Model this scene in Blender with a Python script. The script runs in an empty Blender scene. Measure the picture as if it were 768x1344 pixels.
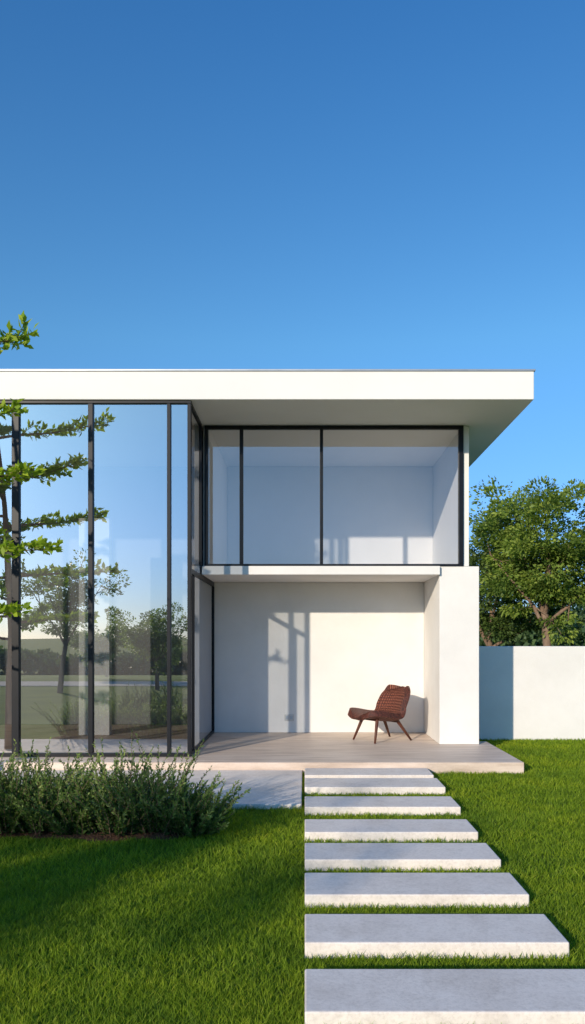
import bpy, bmesh, math, random
import numpy as np
from mathutils import Vector, Matrix
random.seed(3); rng=np.random.default_rng(7)
scene=bpy.context.scene; COL=scene.collection
scene.view_settings.view_transform='Standard'; scene.view_settings.look='None'; scene.view_settings.exposure=0

# ---------------------------------------------------------------- materials
def new_mat(name):
    m=bpy.data.materials.new(name); m.use_nodes=True
    nt=m.node_tree; nt.nodes.clear()
    out=nt.nodes.new('ShaderNodeOutputMaterial')
    return m,nt,out
def N(nt,t,**k):
    n=nt.nodes.new(t)
    for a,b in k.items():
        if a in n.inputs.keys(): n.inputs[a].default_value=b
        else: setattr(n,a,b)
    return n
def ramp(nt,stops,fac):
    r=nt.nodes.new('ShaderNodeValToRGB'); e=r.color_ramp.elements
    while len(e)<len(stops): e.new(0.5)
    for i,(p,c) in enumerate(stops):
        e[i].position=p; e[i].color=(c[0],c[1],c[2],1)
    nt.links.new(fac,r.inputs[0]); return r.outputs[0]
def coords(nt,scale=(1,1,1)):
    g=nt.nodes.new('ShaderNodeNewGeometry'); mp=nt.nodes.new('ShaderNodeMapping')
    mp.inputs['Scale'].default_value=scale
    nt.links.new(g.outputs['Position'],mp.inputs['Vector']); return mp.outputs[0]
def noise(nt,vec,scale,detail=4,rough=.55):
    n=nt.nodes.new('ShaderNodeTexNoise'); n.inputs['Scale'].default_value=scale
    n.inputs['Detail'].default_value=detail; n.inputs['Roughness'].default_value=rough
    nt.links.new(vec,n.inputs['Vector']); return n.outputs['Fac']
def mixc(nt,a,b,fac,mode='MIX'):
    m=nt.nodes.new('ShaderNodeMix'); m.data_type='RGBA'; m.blend_type=mode
    if isinstance(fac,(int,float)): m.inputs[0].default_value=fac
    else: nt.links.new(fac,m.inputs[0])
    for s,v in ((6,a),(7,b)):
        if isinstance(v,tuple): m.inputs[s].default_value=(*v,1)
        else: nt.links.new(v,m.inputs[s])
    return m.outputs[2]
def principled(nt,out,color,rough=.7,bump=None,bstr=.2,bdist=.01,spec=.3,metal=0):
    p=nt.nodes.new('ShaderNodeBsdfPrincipled')
    if isinstance(color,tuple): p.inputs['Base Color'].default_value=(*color,1)
    else: nt.links.new(color,p.inputs['Base Color'])
    if isinstance(rough,(int,float)): p.inputs['Roughness'].default_value=rough
    else: nt.links.new(rough,p.inputs['Roughness'])
    p.inputs['Specular IOR Level'].default_value=spec; p.inputs['Metallic'].default_value=metal
    if bump is not None:
        b=nt.nodes.new('ShaderNodeBump'); b.inputs['Strength'].default_value=bstr; b.inputs['Distance'].default_value=bdist
        nt.links.new(bump,b.inputs['Height']); nt.links.new(b.outputs[0],p.inputs['Normal'])
    nt.links.new(p.outputs[0],out.inputs[0]); return p

def mat_simple(name,c1,c2,scale,rough=.8,bscale=60,bstr=.2,bdist=.005,stretch=(1,1,1),spec=.3,metal=0):
    m,nt,out=new_mat(name); v=coords(nt,stretch)
    f=noise(nt,v,scale,6,.6); c=ramp(nt,[(.3,c1),(.7,c2)],f)
    principled(nt,out,c,rough,noise(nt,v,bscale,4),bstr,bdist,spec,metal); return m
M_white=mat_simple('white_stucco',(.68,.66,.63),(.76,.74,.71),1.3,.85,70,.45,.008)
M_roofw=mat_simple('white_roof_paint',(.73,.715,.69),(.78,.765,.74),.8,.7,60,.1,.003)
M_inner=mat_simple('interior_plaster',(.74,.725,.70),(.80,.785,.76),1.0,.85,60,.1,.003)
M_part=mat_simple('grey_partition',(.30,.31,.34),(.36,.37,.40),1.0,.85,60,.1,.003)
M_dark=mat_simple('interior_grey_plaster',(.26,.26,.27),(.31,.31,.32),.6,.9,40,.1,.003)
M_frame=mat_simple('black_metal_frame',(.004,.005,.008),(.007,.009,.014),5,.4,80,.05,.001,spec=.25)
M_flash=mat_simple('grey_flashing',(.35,.38,.42),(.45,.48,.52),5,.4,80,.05,.001,metal=.6)
M_leg=mat_simple('dark_wood',(.07,.022,.012),(.12,.04,.02),8,.5,60,.2,.002,stretch=(1,1,.2))
M_bark=mat_simple('bark',(.12,.075,.05),(.27,.185,.13),9,.95,25,.9,.03,stretch=(1,1,.3))
M_soil=mat_simple('mulch_soil',(.045,.022,.012),(.17,.085,.045),30,1,40,1,.03)
M_road=mat_simple('gravel_road',(.42,.36,.30),(.55,.48,.40),3,.95,40,.5,.02)
M_plastic=mat_simple('outlet_plastic',(.50,.49,.47),(.55,.54,.52),3,.4,50,.02,.001)

def mat_concrete():
    m,nt,out=new_mat('pale_concrete'); v=coords(nt)
    f=noise(nt,v,2.2,8,.65); c=ramp(nt,[(.25,(.68,.60,.53)),(.5,(.80,.72,.65)),(.75,(.86,.79,.72))],f)
    g=noise(nt,v,55,6,.7); s=ramp(nt,[(.3,(.72,.71,.70)),(.55,(1,1,1))],g)
    c=mixc(nt,c,s,.6,'MULTIPLY')
    g2=noise(nt,v,9,7,.7); s2=ramp(nt,[(.36,(.86,.85,.84)),(.5,(1,1,1))],g2); c=mixc(nt,c,s2,.7,'MULTIPLY')
    principled(nt,out,c,.8,g,.35,.004,.3); return m
M_conc=mat_concrete()
def mat_deck():
    m,nt,out=new_mat('travertine_deck'); v=coords(nt,(.5,3.2,3.2))
    n1=noise(nt,v,2.5,9,.68); c=ramp(nt,[(.28,(.44,.335,.26)),(.5,(.65,.525,.43)),(.72,(.79,.67,.575))],n1)
    v2=coords(nt)
    sx=nt.nodes.new('ShaderNodeSeparateXYZ'); nt.links.new(v2,sx.inputs[0])
    a=N(nt,'ShaderNodeMath',operation='MULTIPLY'); a.inputs[1].default_value=1/.30; nt.links.new(sx.outputs[1],a.inputs[0])
    fr=N(nt,'ShaderNodeMath',operation='FRACT'); nt.links.new(a.outputs[0],fr.inputs[0])
    lt=N(nt,'ShaderNodeMath',operation='LESS_THAN'); lt.inputs[1].default_value=.018; nt.links.new(fr.outputs[0],lt.inputs[0])
    c=mixc(nt,c,(.34,.28,.24),lt.outputs[0])
    g=noise(nt,v2,50,6,.7); s=ramp(nt,[(.3,(.78,.76,.74)),(.6,(1,1,1))],g)
    c=mixc(nt,c,s,.4,'MULTIPLY')
    principled(nt,out,c,.5,n1,.3,.006,.35); return m
M_deck=mat_deck()
def mat_ground():
    m,nt,out=new_mat('lawn_ground'); v=coords(nt)
    a=noise(nt,v,.8,5); b=noise(nt,v,40,5,.7)
    c=ramp(nt,[(.3,(.12,.19,.018)),(.7,(.21,.29,.03))],a)
    s=ramp(nt,[(.3,(.5,.5,.5)),(.7,(1.1,1.1,1.0))],b); c=mixc(nt,c,s,.8,'MULTIPLY')
    principled(nt,out,c,.95,b,.9,.03,.1); return m
M_ground=mat_ground()
def mat_leaf(name,dark,mid,light,transl=.35,rough=.5,patch=False):
    m,nt,out=new_mat(name)
    at=nt.nodes.new('ShaderNodeAttribute'); at.attribute_name='tint'
    c=ramp(nt,[(0,dark),(.5,mid),(1,light)],at.outputs['Fac'])
    if patch:
        v=coords(nt); n1=noise(nt,v,1.1,6,.65); s=ramp(nt,[(.32,(.60,.70,.8)),(.5,(1,1,1)),(.68,(1.3,1.14,1.0))],n1)
        c=mixc(nt,c,s,1,'MULTIPLY')
    p=nt.nodes.new('ShaderNodeBsdfPrincipled'); nt.links.new(c,p.inputs['Base Color'])
    p.inputs['Roughness'].default_value=rough; p.inputs['Specular IOR Level'].default_value=.25
    t=nt.nodes.new('ShaderNodeBsdfTranslucent'); cc=mixc(nt,c,(1.25,1.35,.6),1,'MULTIPLY'); nt.links.new(cc,t.inputs[0])
    mx=nt.nodes.new('ShaderNodeMixShader'); mx.inputs[0].default_value=transl
    nt.links.new(p.outputs[0],mx.inputs[1]); nt.links.new(t.outputs[0],mx.inputs[2]); nt.links.new(mx.outputs[0],out.inputs[0])
    return m
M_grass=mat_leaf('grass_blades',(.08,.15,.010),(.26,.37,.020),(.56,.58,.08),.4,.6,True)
M_leafA=mat_leaf('oak_leaves',(.06,.10,.02),(.18,.26,.045),(.38,.45,.085),.4)
M_leafB=mat_leaf('light_leaves',(.09,.16,.012),(.20,.31,.02),(.38,.46,.04),.45)
M_leafC=mat_leaf('shrub_leaves',(.04,.08,.022),(.13,.21,.05),(.36,.44,.14))
M_leafD=mat_leaf('dark_leaves',(.03,.06,.018),(.08,.13,.03),(.16,.23,.05))
M_leafF=mat_leaf('far_leaves',(.05,.09,.045),(.09,.15,.06),(.15,.22,.08),.3)

def mat_glass(name,base,tint,gcol=(.95,.97,1)):
    m,nt,out=new_mat(name)
    tr=nt.nodes.new('ShaderNodeBsdfTransparent'); tr.inputs[0].default_value=(*tint,1)
    gl=nt.nodes.new('ShaderNodeBsdfGlossy'); gl.inputs['Roughness'].default_value=0; gl.inputs[0].default_value=(*gcol,1)
    lw=nt.nodes.new('ShaderNodeLayerWeight'); lw.inputs[0].default_value=.2
    a=N(nt,'ShaderNodeMath',operation='MULTIPLY_ADD'); a.use_clamp=True; a.inputs[1].default_value=.6; a.inputs[2].default_value=base; nt.links.new(lw.outputs['Fresnel'],a.inputs[0])
    mx=nt.nodes.new('ShaderNodeMixShader'); nt.links.new(a.outputs[0],mx.inputs[0])
    nt.links.new(tr.outputs[0],mx.inputs[1]); nt.links.new(gl.outputs[0],mx.inputs[2]); nt.links.new(mx.outputs[0],out.inputs[0])
    return m
M_glassF=mat_glass('coated_glass',.50,(.92,.94,.96),(.95,.95,.96))
M_glassU=mat_glass('clear_glass',.17,(.92,.93,.95))
M_glassS=mat_glass('side_glass',.08,(.95,.97,.99))
def mat_weave():
    m,nt,out=new_mat('woven_rattan')
    tc=nt.nodes.new('ShaderNodeTexCoord')
    outs=[]
    for ax in ('X','Y'):
        w=nt.nodes.new('ShaderNodeTexWave'); w.bands_direction=ax; w.inputs['Scale'].default_value=1; w.inputs['Distortion'].default_value=1.2
        mp=nt.nodes.new('ShaderNodeMapping'); mp.inputs['Scale'].default_value=(9,6,11); nt.links.new(tc.outputs['UV'],mp.inputs[0]); nt.links.new(mp.outputs[0],w.inputs[0]); outs.append(w.outputs['Fac'])
    mu=N(nt,'ShaderNodeMath',operation='MULTIPLY'); nt.links.new(outs[0],mu.inputs[0]); nt.links.new(outs[1],mu.inputs[1])
    v=coords(nt); n=noise(nt,v,45,4); ad=N(nt,'ShaderNodeMath',operation='MULTIPLY_ADD'); ad.inputs[1].default_value=.7
    nt.links.new(n,ad.inputs[0]); nt.links.new(mu.outputs[0],ad.inputs[2])
    c=ramp(nt,[(.25,(.03,.008,.006)),(.5,(.14,.040,.026)),(.95,(.36,.13,.08))],ad.outputs[0])
    principled(nt,out,c,.6,ad.outputs[0],1,.02,.35); return m
M_weave=mat_weave()

# ---------------------------------------------------------------- helpers
def link(o,parent=None,loc=None):
    COL.objects.link(o)
    if parent: o.parent=parent
    if loc is not None: o.location=loc
    return o
def tag(o,label,cat,group=None,kind=None):
    o['label']=label; o['category']=cat
    if group: o['group']=group
    if kind: o['kind']=kind
def empty(name,loc,label,cat,group=None):
    e=bpy.data.objects.new(name,None); e.empty_display_size=.3; link(e,None,loc); tag(e,label,cat,group); return e
def boxes(name,lst,mat,parent=None,loc=None,bevel=.006):
    bm=bmesh.new()
    for (x0,x1,y0,y1,z0,z1) in lst:
        r=bmesh.ops.create_cube(bm,size=1)
        for v in r['verts']:
            v.co=Vector(((x0+x1)/2+v.co.x*(x1-x0),(y0+y1)/2+v.co.y*(y1-y0),(z0+z1)/2+v.co.z*(z1-z0)))
        if bevel:
            es=list({e for v in r['verts'] for e in v.link_edges})
            bmesh.ops.bevel(bm,geom=es,offset=min(bevel,.3*min(x1-x0,y1-y0,z1-z0)),segments=2,profile=.5,affect='EDGES')
    me=bpy.data.meshes.new(name); bm.to_mesh(me); bm.free(); me.materials.append(mat)
    return link(bpy.data.objects.new(name,me),parent,loc)
def np_mesh(name,V,F,mat,tint=None,smooth=False):
    V=np.asarray(V,dtype=np.float32).reshape(-1,3); F=np.asarray(F,dtype=np.int32)
    k,m=F.shape
    me=bpy.data.meshes.new(name); me.vertices.add(len(V)); me.vertices.foreach_set('co',V.ravel())
    me.loops.add(k*m); me.loops.foreach_set('vertex_index',F.ravel())
    me.polygons.add(k); me.polygons.foreach_set('loop_start',np.arange(0,k*m,m,dtype=np.int32))
    if smooth: me.polygons.foreach_set('use_smooth',np.ones(k,dtype=bool))
    me.update(calc_edges=True)
    if tint is not None:
        a=me.attributes.new('tint','FLOAT','POINT'); a.data.foreach_set('value',np.asarray(tint,dtype=np.float32))
    me.materials.append(mat); return me
def panes(name,quads,mat,parent):
    V=[];F=[]
    for q in quads:
        F.append([len(V)+i for i in range(4)]); V+=q
    return link(bpy.data.objects.new(name,np_mesh(name,V,F,mat)),parent,(0,0,0))
def norm(a): return a/np.maximum(np.linalg.norm(a,axis=-1,keepdims=True),1e-6)
def leaves(name,P,D,size,mat,tint,width=.45):
    n=len(P); D=norm(D); R=rng.normal(size=(n,3)); S=norm(np.cross(D,R)); U=np.cross(D,S)
    L=size[:,None]; W=L*width*.5
    mid=P+D*L*.45
    V=np.stack([P,mid+S*W+U*W*.35,P+D*L,mid-S*W+U*W*.35],axis=1).reshape(-1,3)
    F=np.arange(n*4).reshape(n,4)
    return np_mesh(name,V,F,mat,np.repeat(tint,4))
class Tubes:
    def __init__(s,n=7): s.V=[];s.F=[];s.n=n;s.c=0
    def add(s,pts,rads):
        pts=np.array(pts,float); n=s.n; m=len(pts)
        for i in range(m):
            d=pts[min(i+1,m-1)]-pts[max(i-1,0)]; d=d/(np.linalg.norm(d)+1e-9)
            a=np.cross(d,[.3,.9,.2]); a/=np.linalg.norm(a)+1e-9; b=np.cross(d,a)
            th=np.arange(n)*2*np.pi/n
            s.V.append(pts[i]+rads[i]*(np.cos(th)[:,None]*a+np.sin(th)[:,None]*b))
        for i in range(m-1):
            for j in range(n):
                s.F.append((s.c+i*n+j,s.c+i*n+(j+1)%n,s.c+(i+1)*n+(j+1)%n,s.c+(i+1)*n+j))
        s.c+=m*n
    def mesh(s,name,mat): return np_mesh(name,np.concatenate(s.V),s.F,mat,smooth=True)
def curve(p,d,L,steps,bend,jit,r):
    pts=[np.array(p,float)]; d=np.array(d,float); d/=np.linalg.norm(d)
    for i in range(steps):
        d=d+np.array(bend)/steps+r.normal(size=3)*jit; d/=np.linalg.norm(d)
        pts.append(pts[-1]+d*L/steps)
    return pts,d

def broad_tree(h,cr,seed,leaf_mat,leafsize=.09,clumps=130,per=170,clump_r=.34,trunk_r=.11,fork=.32,name='tree',lean=(0,0),loc=(0,0,0),label='',cat='tree',group=None,squash=.75,elr=(.5,1.25),inner=.55):
    r=np.random.default_rng(seed)
    T=Tubes(9)
    e=empty(name,loc,label,cat,group)
    tp,td=curve((0,0,0),(lean[0],lean[1],1),h*fork,6,(0,0,.1),.05,r)
    T.add(tp,np.linspace(trunk_r*1.25,trunk_r*.85,len(tp)))
    tips=[]; nl=7
    for i in range(nl):
        az=i*2.399+r.uniform(-.3,.3); el=r.uniform(*elr) if i else 1.45
        d=(math.cos(az)*math.cos(el),math.sin(az)*math.cos(el),math.sin(el))
        L=h*(1-fork)*r.uniform(.62,.85)*(1. if el>1 else .8)
        st=tp[-1] if i<4 else tp[-2]
        lp,ld=curve(st,d,L,7,(0,0,.25),.10,r); T.add(lp,np.linspace(trunk_r*.55,trunk_r*.12,len(lp)))
        tips.append(lp[-1])
        for k in range(6):
            q=r.integers(2,len(lp)); base=lp[q]; dd=np.array(ld)*.5+r.normal(size=3)*.7; 
            sp,sd=curve(base,dd,L*r.uniform(.25,.5),5,(0,0,.2),.15,r); T.add(sp,np.linspace(trunk_r*.20,trunk_r*.04,len(sp)))
            tips.append(sp[-1]); tips.append(sp[3])
    tips=np.array(tips)
    extra=max(0,clumps-len(tips)); q=norm(r.normal(size=(extra,3)))*r.uniform(inner,1.0,size=(extra,1))
    lump=1+.22*np.sin(q[:,0:1]*5+seed)*np.cos(q[:,1:2]*4+seed*.7)+.15*np.sin(q[:,2:3]*7+seed)
    q=q*lump*np.array([cr,cr,h*(1-fork)*.5*1.0]); q+=np.array([tp[-1][0],tp[-1][1],h*fork+h*(1-fork)*.5])
    q=q[q[:,2]>h*fork*.9]
    C=np.concatenate([tips,q])
    P=[];Dv=[];Tn=[]
    cen=np.array([tp[-1][0],tp[-1][1],h*.6])
    for c in C:
        n=int(per*r.uniform(.5,1.3)); cl=clump_r*r.uniform(.6,1.3)
        o=norm(r.normal(size=(n,3)))*(r.uniform(.2,1,size=(n,1))**.5)*cl*np.array([1.15,1.15,squash])
        P.append(c+o); Dv.append(o+r.normal(size=(n,3))*.25*cl+np.array([0,0,-.1*cl])+ (c-cen)*.1)
        Tn.append(np.clip(r.uniform(.15,.75)+r.normal(size=n)*.14+o[:,2]/cl*.12,0,1))
    P=np.concatenate(P);Dv=np.concatenate(Dv);Tn=np.concatenate(Tn)
    link(bpy.data.objects.new('trunk',T.mesh('trunk',M_bark)),e)
    cm=leaves('crown',P,Dv,leafsize*r.uniform(.6,1.3,size=len(P)),leaf_mat,Tn,.55)
    link(bpy.data.objects.new('crown',cm),e)
    return e

# ---------------------------------------------------------------- ground
def gz(x,y):
    z=0*x
    s=np.clip(-12-y,0,150)*.045; z=z-s
    z=z+np.clip((-y-190)/300,0,1)*7.0
    far=np.clip((-y-200)/200,0,1)
    return z+far*3*np.sin(x*.012)*np.cos(y*.006)
xs=np.array(sorted(set(list(np.arange(-20,21,4))+[-900,-600,-400,-280,-200,-150,-110,-80,-60,-45,-32,32,45,60,80,110,150,200,280,400,600,900])),float)
ys=np.array([-1500,-900,-600,-480,-400,-330,-270,-230,-200,-180,-162,-140,-110,-80,-55,-35,-20,-12,-8,-4,0,4,8,12,20,40,80,150,300,600,1500],float)
X,Y=np.meshgrid(xs,ys); Z=gz(X,Y); V=np.stack([X,Y,Z],-1).reshape(-1,3)
nx=len(xs);F=[(j*nx+i,j*nx+i+1,(j+1)*nx+i+1,(j+1)*nx+i) for j in range(len(ys)-1) for i in range(nx-1)]
g=link(bpy.data.objects.new('ground',np_mesh('ground',V,F,M_ground,smooth=True))); tag(g,'green lawn and fields stretching to the horizon','ground',kind='structure')
rd=boxes('road',[(-200,200,-10,-7.2,-.1,.02)],M_road,bevel=.01); tag(rd,'pale gravel road crossing the lawn','road',kind='structure')
pd=boxes('path',[(-7,-.03,7.2,9.09,-.05,.05)],M_conc,bevel=.008); tag(pd,'flat pale concrete path beside the glass facade','path',kind='structure')
bx=np.linspace(-4.2,-.82,70); by=np.linspace(6.02,7.05,24); X,Y=np.meshgrid(bx,by)
edge=np.minimum.reduce([(X+4.2)*4,(-.82-X)*4,(Y-6.02)*5,(7.05-Y)*5]); edge=np.clip(edge,0,1)
Z=-.03+edge*.055+rng.normal(size=X.shape)*.008
V=np.stack([X+.04*np.sin(Y*9),Y+.04*np.sin(X*5)+.02*np.sin(X*13),Z],-1).reshape(-1,3); nx=len(bx)
F=[(j*nx+i,j*nx+i+1,(j+1)*nx+i+1,(j+1)*nx+i) for j in range(len(by)-1) for i in range(nx-1)]
sb=link(bpy.data.objects.new('soil_bed',np_mesh('soil_bed',V,F,M_soil))); tag(sb,'strip of brown mulch soil under the shrubs','soil bed',kind='structure')

stones=[(3.115,3.527,1.33),(3.829,4.234,1.332),(4.551,4.984,1.343),(5.278,5.714,1.362),(6.032,6.468,1.375),(6.941,7.415,1.423),(7.876,8.398,1.457),(8.58,9.05,1.455)]
for (a,b,w) in stones:
    s=boxes('stepping_stone',[(0,w,a,b,-.04,.08)],M_conc,bevel=.008)
    tag(s,'wide pale concrete stepping slab set in the lawn','stepping stone','stepping slabs leading to the deck')
dk=boxes('deck',[(-7.5,2.62,9.1,11.0,-.05,.137),(-1.455,1.95,11.002,12.08,-.05,.137)],M_deck,bevel=.004); tag(dk,'low travertine deck slab in front of the white house','deck')

# ---------------------------------------------------------------- house
HL=Vector((0,11.5,0)); H=empty('house',HL,'modern white house with large glass facade and overhanging flat roof','house')
hl=-HL
roof=boxes('roof',[(-8,2.86,9.5,13.4,4.6,4.95)],M_roofw,H,hl,.008)
boxes('flashing',[(-8.01,2.875,9.485,13.415,4.952,4.975)],M_flash,roof,(0,0,0),.003)
boxes('floor_slab',[(-1.43,1.884,10.6,13.3,2.51,2.63)],M_white,H,hl,.005)
boxes('pier',[(1.887,2.441,10.66,13.3,.139,2.63)],M_white,H,hl,.006)
boxes('wall',[(-1.43,1.884,12.04,12.16,.139,2.507)],M_white,H,hl,.003)
boxes('wall',[(2.22,2.30,10.665,13.3,2.633,4.597)],M_roofw,H,hl,.004)
boxes('wall',[(-1.34,2.217,13.18,13.3,2.633,4.597)],M_inner,H,hl,.003)
boxes('wall',[(-1.43,-1.345,10.72,13.3,2.633,4.597)],M_inner,H,hl,.003)
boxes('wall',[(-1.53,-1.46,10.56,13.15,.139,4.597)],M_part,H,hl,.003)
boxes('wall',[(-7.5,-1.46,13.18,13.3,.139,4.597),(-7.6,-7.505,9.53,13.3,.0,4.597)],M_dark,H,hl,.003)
boxes('interior_wall',[(-3.47,-3.0,11.7,11.85,.139,3.47)],M_inner,H,hl,.004)
boxes('interior_floor',[(-7.5,-1.46,11.003,13.17,-.05,.137)],M_deck,H,hl,.003)
fz0,fz1=.139,4.597
fr=boxes('window',[(-7.5,-1.42,9.53,9.60,fz1-.035,fz1),(-7.5,-1.42,9.53,9.60,fz0,fz0+.045)]+
  [(x-w/2,x+w/2,9.525,9.605,fz0+.047,fz1-.037) for x,w in ((-7.4,.08),(-6.3,.07),(-5.5,.08),(-4.6,.07),(-3.62,.09),(-2.68,.06),(-1.70,.045),(-1.445,.045))],M_frame,H,hl,.004)
def qx(x0,x1,y,z0,z1): return [(x0,y,z0),(x1,y,z0),(x1,y,z1),(x0,y,z1)]
def qy(x,y0,y1,z0,z1): return [(x,y0,z0),(x,y1,z0),(x,y1,z1),(x,y0,z1)]
panes('glass_pane',[qx(-7.4,-1.46,9.565,fz0+.03,fz1-.02)],M_glassF,fr)
sf=boxes('window',[(-1.465,-1.425,9.607,10.58,fz1-.045,fz1-.002),(-1.465,-1.425,9.607,12.03,fz0,fz0+.04),(-1.462,-1.428,9.607,12.03,2.44,2.505),
   (-1.466,-1.424,11.97,12.03,fz0+.042,2.438),(-1.466,-1.424,10.55,10.60,2.635,fz1-.047),(-1.462,-1.428,9.86,9.90,fz0+.042,2.438)],M_frame,H,hl,.003)
panes('glass_pane',[qy(-1.445,9.6,12.0,fz0+.03,2.46),qy(-1.445,9.6,10.57,2.48,fz1-.02)],M_glassS,sf)
uz0,uz1=2.633,4.597
uf=boxes('window',[(-1.40,2.218,10.64,10.70,uz1-.05,uz1),(-1.40,2.218,10.64,10.70,uz0,uz0+.03)]+
  [(x-w/2,x+w/2,10.635,10.705,uz0+.032,uz1-.052) for x,w in ((-1.375,.045),(-.885,.05),(.235,.045),(2.185,.065))],M_frame,H,hl,.003)
panes('glass_pane',[qx(-1.38,2.18,10.67,uz0+.02,uz1-.03)],M_glassU,uf)
ol=boxes('electrical_outlet',[(-.32,-.17,12.022,12.038,.325,.425)],M_plastic,H,hl,.004)
boxes('socket',[(-.30,-.255,12.018,12.0215,.35,.40),(-.235,-.19,12.018,12.0215,.35,.40)],M_flash,ol,(0,0,0),.001)
gw=boxes('garden_wall',[(2.45,14,12.14,12.34,-.1,1.5)],M_white,bevel=.01); tag(gw,'low plain white garden wall standing on the lawn','wall')

# ---------------------------------------------------------------- chair
CH=empty('lounge_chair',(1.15,11.15,.139),'low reddish brown woven lounge chair with splayed wooden legs','chair')
CH.rotation_euler=(0,0,math.radians(32))
prof=np.array([(-.47,.325,.17),(-.455,.355,.27),(-.38,.375,.345),(-.24,.36,.375),(-.08,.325,.365),(.05,.305,.35),(.15,.335,.345),(.23,.42,.345),(.29,.53,.34),(.345,.64,.33),(.39,.72,.29),(.405,.76,.20)])
t=np.linspace(0,1,len(prof)); tt=np.linspace(0,1,40); PR=np.stack([np.interp(tt,t,prof[:,i]) for i in range(3)],1)
for _ in range(3): PR[1:-1]=(PR[:-2]+2*PR[1:-1]+PR[2:])/4
nv=17; V=[]
for i,(px,pz,hw) in enumerate(PR):
    k=min(max((tt[i]-.45)/.25,0),1)
    for v in np.linspace(-1,1,nv):
        cv=v*v
        V.append((px-k*.15*cv,v*hw*.92,pz+(1-k)*.06*cv))
F=[(i*nv+j,i*nv+j+1,(i+1)*nv+j+1,(i+1)*nv+j) for i in range(39) for j in range(nv-1)]
me=np_mesh('seat_shell',V,F,M_weave,smooth=True); uv=me.uv_layers.new(name='UVMap')
for l in me.loops:
    i,j=divmod(l.vertex_index,nv); uv.data[l.index].uv=(i/39,j/(nv-1))
sh=link(bpy.data.objects.new('seat_shell',me),CH)
md=sh.modifiers.new('s','SOLIDIFY'); md.thickness=.08; md.offset=0
md=sh.modifiers.new('b','BEVEL'); md.width=.032; md.segments=3; md.limit_method='ANGLE'
for a,b in (((-.24,-.17,.34),(-.35,-.26,0)),((-.24,.17,.34),(-.35,.26,0)),((.12,-.15,.31),(.32,-.25,0)),((.12,.15,.31),(.32,.25,0))):
    T=Tubes(10); T.add([a,tuple((np.array(a)+np.array(b))/2),b,(b[0],b[1],-.0)],[.027,.021,.014,.001]); link(bpy.data.objects.new('leg',T.mesh('leg',M_leg)),CH)
T=Tubes(8); T.add([(-.235,-.17,.31),(-.235,.17,.31)],[.015,.015]); T.add([(.12,-.15,.275),(.12,.15,.275)],[.015,.015]); T.add([(-.235,0,.31),(.12,0,.275)],[.015,.015])
link(bpy.data.objects.new('seat_support',T.mesh('seat_support',M_leg)),CH)

# ---------------------------------------------------------------- trees
broad_tree(7.3,2.35,11,M_leafA,.13,215,165,.44,.14,.34,'oak_tree',(.02,0),(8.3,26,0),'leafy green tree with forked brown trunk behind the garden wall',elr=(.7,1.3),inner=.5,squash=.6)
broad_tree(6.3,2.2,23,M_leafD,.13,190,170,.46,.14,.24,'oak_tree',(-.05,0),(7.3,29.5,0),'dark green leafy tree behind the garden wall')
broad_tree(7.0,2.4,31,M_leafA,.13,130,150,.48,.15,.25,'oak_tree',(0,0),(14.2,31,0),'leafy green tree behind the garden wall')
broad_tree(3.1,1.1,41,M_leafA,.08,80,130,.28,.06,.3,'oak_tree',(0,0),(-4.7,-5.2,0),'small leafy tree on the lawn reflected in the glass')
broad_tree(3.3,1.1,47,M_leafA,.10,80,130,.30,.06,.2,'oak_tree',(0,0),(-8.6,-14.,0),'small rounded tree beyond the road reflected in the glass')
broad_tree(4.3,1.3,53,M_leafA,.09,60,90,.26,.07,.4,'oak_tree',(.1,0),(-7.4,-3.9,0),'open airy tree on the lawn casting dappled shade')

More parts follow.
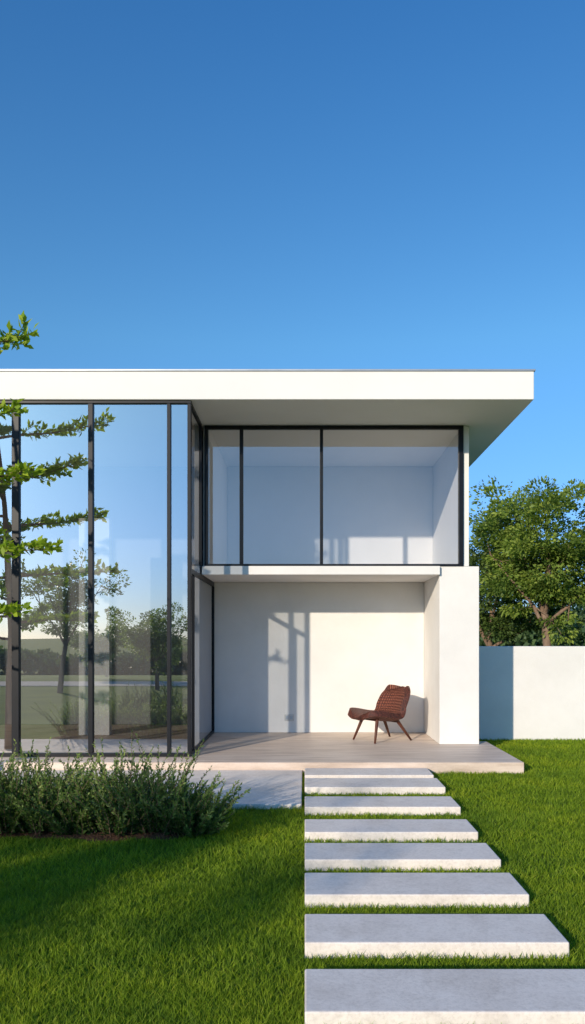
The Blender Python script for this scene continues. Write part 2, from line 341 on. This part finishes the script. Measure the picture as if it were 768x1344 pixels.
def spray_tree():
    r=np.random.default_rng(5); loc=(-4.2,8.25,0)
    e=empty('ornamental_tree',loc,'slender tree with layered feathery branches beside the glass facade','tree')
    T=Tubes(7); tp,td=curve((0,0,0),(.02,0,1),4.9,14,(0,0,0),.035,r); T.add(tp,np.linspace(.085,.015,len(tp))); tp=np.array(tp)
    P=[];D=[];Tn=[];S=[]
    def bough(z,az,L,rise,dens=1.,bright=0.,lf=1.):
        k=z/4.9*14; i=int(min(k,13)); base=tp[i]+(tp[i+1]-tp[i])*(k-i)
        d=(math.cos(az),math.sin(az),rise); lp,ld=curve(base,d,L,9,(0,0,.12),.07,r)
        T.add(lp,np.linspace(.022,.004,len(lp))); lp=np.array(lp)
        for q in range(2,10):
            for sgn in (-1,1):
                if r.random()>.9*dens: continue
                fwd=lp[q]-lp[q-1]; fwd/=np.linalg.norm(fwd); side=np.cross(fwd,[0,0,1])*sgn
                tw,_=curve(lp[q],fwd*.9+side*.8+np.array([0,0,r.uniform(-.1,.35)]),L*.30*r.uniform(.6,1.2)*(1.15-q/14),5,(0,0,.1),.08,r)
                T.add(tw,np.linspace(.006,.002,len(tw))); tw=np.array(tw)
                for s in np.linspace(.1,1,9):
                    f=s*5; a=int(min(f,4)); p=tw[a]+(tw[a+1]-tw[a])*(f-a); tdn=tw[a+1]-tw[a]; tdn/=np.linalg.norm(tdn)
                    for m in range(3 if lf<=1 else 2):
                        P.append(p+r.normal(size=3)*.012); D.append(tdn*.6+r.normal(size=3)*.55+np.array([0,0,.25])); S.append(r.uniform(.045,.085)*lf); Tn.append(np.clip(r.uniform(.2,.8)+bright,0,1))
    for z,L,rise in ((4.50,1.44,.20),(3.85,1.12,.14),(3.22,1.25,.08),(2.5,1.42,.06),(1.85,1.05,.04)):
        bough(z,r.uniform(-.12,.08),L,rise,1.1,.2,1.4)
    for i in range(30):
        z=1.5+3.3*(i/30); az=i*2.399; 
        c=math.cos(az)
        L=(1.45-.25*abs(z-2.6))*r.uniform(.7,1.0)
        if math.sin(az)>.3: L=min(L,1.05)
        if c>.5: continue
        bough(z,az,L,r.uniform(.02,.25))
    link(bpy.data.objects.new('trunk',T.mesh('trunk',M_bark)),e)
    link(bpy.data.objects.new('crown',leaves('crown',np.array(P),np.array(D),np.array(S),M_leafB,np.array(Tn),.55)),e)
spray_tree()

# ---------------------------------------------------------------- shrubs
def shrub(loc,h,rad,seed,stems=110,label='bushy green shrub with upright leafy stems in the soil bed',group='shrubs in the soil bed'):
    r=np.random.default_rng(seed); e=empty('shrub',loc,label,'shrub',group)
    T=Tubes(5);P=[];D=[];S=[];Tn=[]
    for i in range(stems):
        az=r.uniform(0,2*math.pi); q=r.random()**.6; b=np.array([math.cos(az),math.sin(az),0])*rad*.5*q
        L=h*(r.uniform(.55,1.0) if r.random()<.75 else r.uniform(1.0,1.35))*(1-.12*q); d=np.array([math.cos(az)*q*.65,math.sin(az)*q*.65,1])
        lp,_=curve(b,d,L,7,(math.cos(az)*.35*q,math.sin(az)*.35*q,-.1),.08,r); T.add(lp,np.linspace(.004,.0015,8)); lp=np.array(lp)
        base=r.uniform(.1,.65)
        for s in np.linspace(.05,1,34):
            f=s*7;a=int(min(f,6)); p=lp[a]+(lp[a+1]-lp[a])*(f-a); t_=lp[a+1]-lp[a]; t_/=np.linalg.norm(t_)
            for m in range(2):
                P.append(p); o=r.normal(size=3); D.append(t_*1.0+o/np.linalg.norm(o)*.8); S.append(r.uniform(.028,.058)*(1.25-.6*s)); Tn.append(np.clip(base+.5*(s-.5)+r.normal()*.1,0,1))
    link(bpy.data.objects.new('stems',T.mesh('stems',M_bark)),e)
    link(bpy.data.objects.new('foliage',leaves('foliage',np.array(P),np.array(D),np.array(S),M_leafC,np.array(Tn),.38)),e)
for k,(x,y,h,rad) in enumerate(((-3.75,6.5,.64,.5),(-3.25,6.5,.60,.5),(-2.85,6.42,.52,.5),(-2.50,6.42,.62,.5),(-2.18,6.45,.62,.5),(-1.88,6.40,.42,.45),(-1.56,6.38,.64,.5),(-1.24,6.42,.64,.5),(-.96,6.36,.44,.45),(-2.4,6.8,.5,.5),(-1.7,6.8,.5,.5))):
    shrub((x,y,.0),h,rad,100+k)
for k,x in enumerate((-3.7,-3.2,-2.75)):
    shrub((x,3.1,0),.6,.5,200+k,70,'small leafy shrub on the lawn reflected in the glass','shrubs on the lawn')

def woods(name,x0,x1,y0,y1,h,n,size,seed,label,per=60):
    r=np.random.default_rng(seed); P=[];D=[];Tn=[]
    for i in range(n):
        x=r.uniform(x0,x1);y=r.uniform(y0,y1); z0=float(gz(np.array(x),np.array(y))); hh=h*(.7+.3*math.sin(x*.09+seed)+.2*r.random())
        c=np.array([x,y,z0+hh*r.uniform(.25,.9)]); o=norm(r.normal(size=(per,3)))*h*.28*r.uniform(.5,1.1)
        P.append(c+o);D.append(o+r.normal(size=(per,3))*.3);Tn.append(np.clip(r.uniform(.2,.7)+r.normal(size=per)*.12,0,1))
    P=np.concatenate(P);D=np.concatenate(D);Tn=np.concatenate(Tn)
    o=link(bpy.data.objects.new(name,leaves(name,P,D,size*r.uniform(.6,1.3,len(P)),M_leafF,Tn,.7))); tag(o,label,'woods',kind='stuff')
woods('woods',-150,80,-175,-150,6,700,1.3,3,'dark distant wood beyond the fields')
woods('woods',5,80,62,70,4.2,420,.6,5,'green distant wood behind the garden wall')

# ---------------------------------------------------------------- grass
def grass():
    Ps=[];Hs=[];Ws=[]
    def patch(y0,y1,xa,xb,dens,hh,ww):
        n=int((y1-y0)*(xb-xa)*dens); x=rng.uniform(xa,xb,n); y=rng.uniform(y0,y1,n)
        k=np.ones(n,bool)
        for (a,b,w) in stones: k&=~((x>-.002)&(x<w+.002)&(y>a-.002)&(y<b+.002))
        k&=~((x<-.03)&(y>7.2)&(y<9.1)); k&=~((x<2.62)&(y>9.1)); k&=~((x>2.4)&(y>12.13))
        ed=6.05+.05*np.sin(x*5)+.03*np.sin(x*13+1)
        k&=~((x<-.84+.04*np.sin(y*9))&(y>ed)&(y<7.03))
        x=x[k];y=y[k]; Ps.append(np.stack([x,y,0*x],1)); Hs.append(hh*rng.uniform(.5,1.3,len(x))); Ws.append(np.full(len(x),ww))
    patch(2.3,3.6,-2.2,2.6,15000,.034,.0045)
    patch(3.6,5.0,-2.8,3.0,9500,.036,.006)
    patch(5.0,7.2,-3.6,4.2,5500,.038,.008)
    patch(7.2,9.1,-.1,5.2,4200,.038,.010)
    patch(9.1,12.13,2.6,6.8,3200,.04,.012)
    P=np.concatenate(Ps);Hh=np.concatenate(Hs);W=np.concatenate(Ws); n=len(P)
    cl=np.sin(P[:,0]*7+np.sin(P[:,1]*5)*2)*np.sin(P[:,1]*8+np.sin(P[:,0]*6)*2)
    cl2=.5*np.sin(P[:,0]*23+P[:,1]*17)*np.sin(P[:,1]*29-P[:,0]*9)
    Hh=Hh*(1+.18*cl)
    az=rng.uniform(0,2*np.pi,n); s=np.stack([np.cos(az),np.sin(az),0*az],1)
    ln=rng.normal(size=(n,2))*.6; tip=P+np.stack([ln[:,0]*Hh,ln[:,1]*Hh,Hh],1)
    V=np.stack([P-s*W[:,None]*.5,P+s*W[:,None]*.5,tip],1).reshape(-1,3)
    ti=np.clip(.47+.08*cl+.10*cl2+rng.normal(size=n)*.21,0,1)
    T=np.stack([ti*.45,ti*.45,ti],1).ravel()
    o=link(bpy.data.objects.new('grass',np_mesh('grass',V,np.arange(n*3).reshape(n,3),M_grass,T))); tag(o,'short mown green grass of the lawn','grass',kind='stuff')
grass()

# ---------------------------------------------------------------- light and sky
SUN_EL=16; L=Vector((.6,1,-math.tan(math.radians(SUN_EL))*math.hypot(.6,1))).normalized()
sd=bpy.data.lights.new('sun','SUN'); sd.energy=4.5; sd.angle=math.radians(.8); sd.color=(1,.87,.70)
so=bpy.data.objects.new('sun',sd); COL.objects.link(so); so.rotation_euler=L.to_track_quat('-Z','Y').to_euler(); so.location=(-8,-10,8)
w=bpy.data.worlds.new('World'); scene.world=w; w.use_nodes=True; nt=w.node_tree; nt.nodes.clear()
sk=nt.nodes.new('ShaderNodeTexSky'); sk.sky_type='NISHITA'; sk.sun_disc=False; sk.sun_elevation=math.radians(SUN_EL); sk.sun_rotation=math.radians(180+31)
sk.air_density=1.0; sk.dust_density=.4; sk.ozone_density=2.0
tc=nt.nodes.new('ShaderNodeTexCoord'); sx=nt.nodes.new('ShaderNodeSeparateXYZ'); nt.links.new(tc.outputs['Generated'],sx.inputs[0])
rp=nt.nodes.new('ShaderNodeValToRGB'); e=rp.color_ramp.elements
e[0].position=0; e[0].color=(.36,.52,1.0,1); e[1].position=.72; e[1].color=(.30,.86,1.36,1)
q=e.new(.14); q.color=(.46,.72,1.16,1); q=e.new(.36); q.color=(.56,1.02,1.27,1)
nt.links.new(sx.outputs[2],rp.inputs[0])
tn=nt.nodes.new('ShaderNodeMix'); tn.data_type='RGBA'; tn.blend_type='MULTIPLY'; tn.inputs[0].default_value=1; nt.links.new(rp.outputs[0],tn.inputs[7])
bg=nt.nodes.new('ShaderNodeBackground'); bg.inputs[1].default_value=.15; wo=nt.nodes.new('ShaderNodeOutputWorld')
nt.links.new(sk.outputs[0],tn.inputs[6]); nt.links.new(tn.outputs[2],bg.inputs[0]); nt.links.new(bg.outputs[0],wo.inputs[0])

# ---------------------------------------------------------------- camera
cd=bpy.data.cameras.new('camera'); co=bpy.data.objects.new('camera',cd); COL.objects.link(co); scene.camera=co
co.location=(0,0,1.6); co.rotation_euler=(math.radians(90),0,0)
cd.sensor_width=36; cd.lens=36*1000/1344; cd.shift_x=-16/1344; cd.shift_y=168/1344; cd.clip_start=.05; cd.clip_end=4000
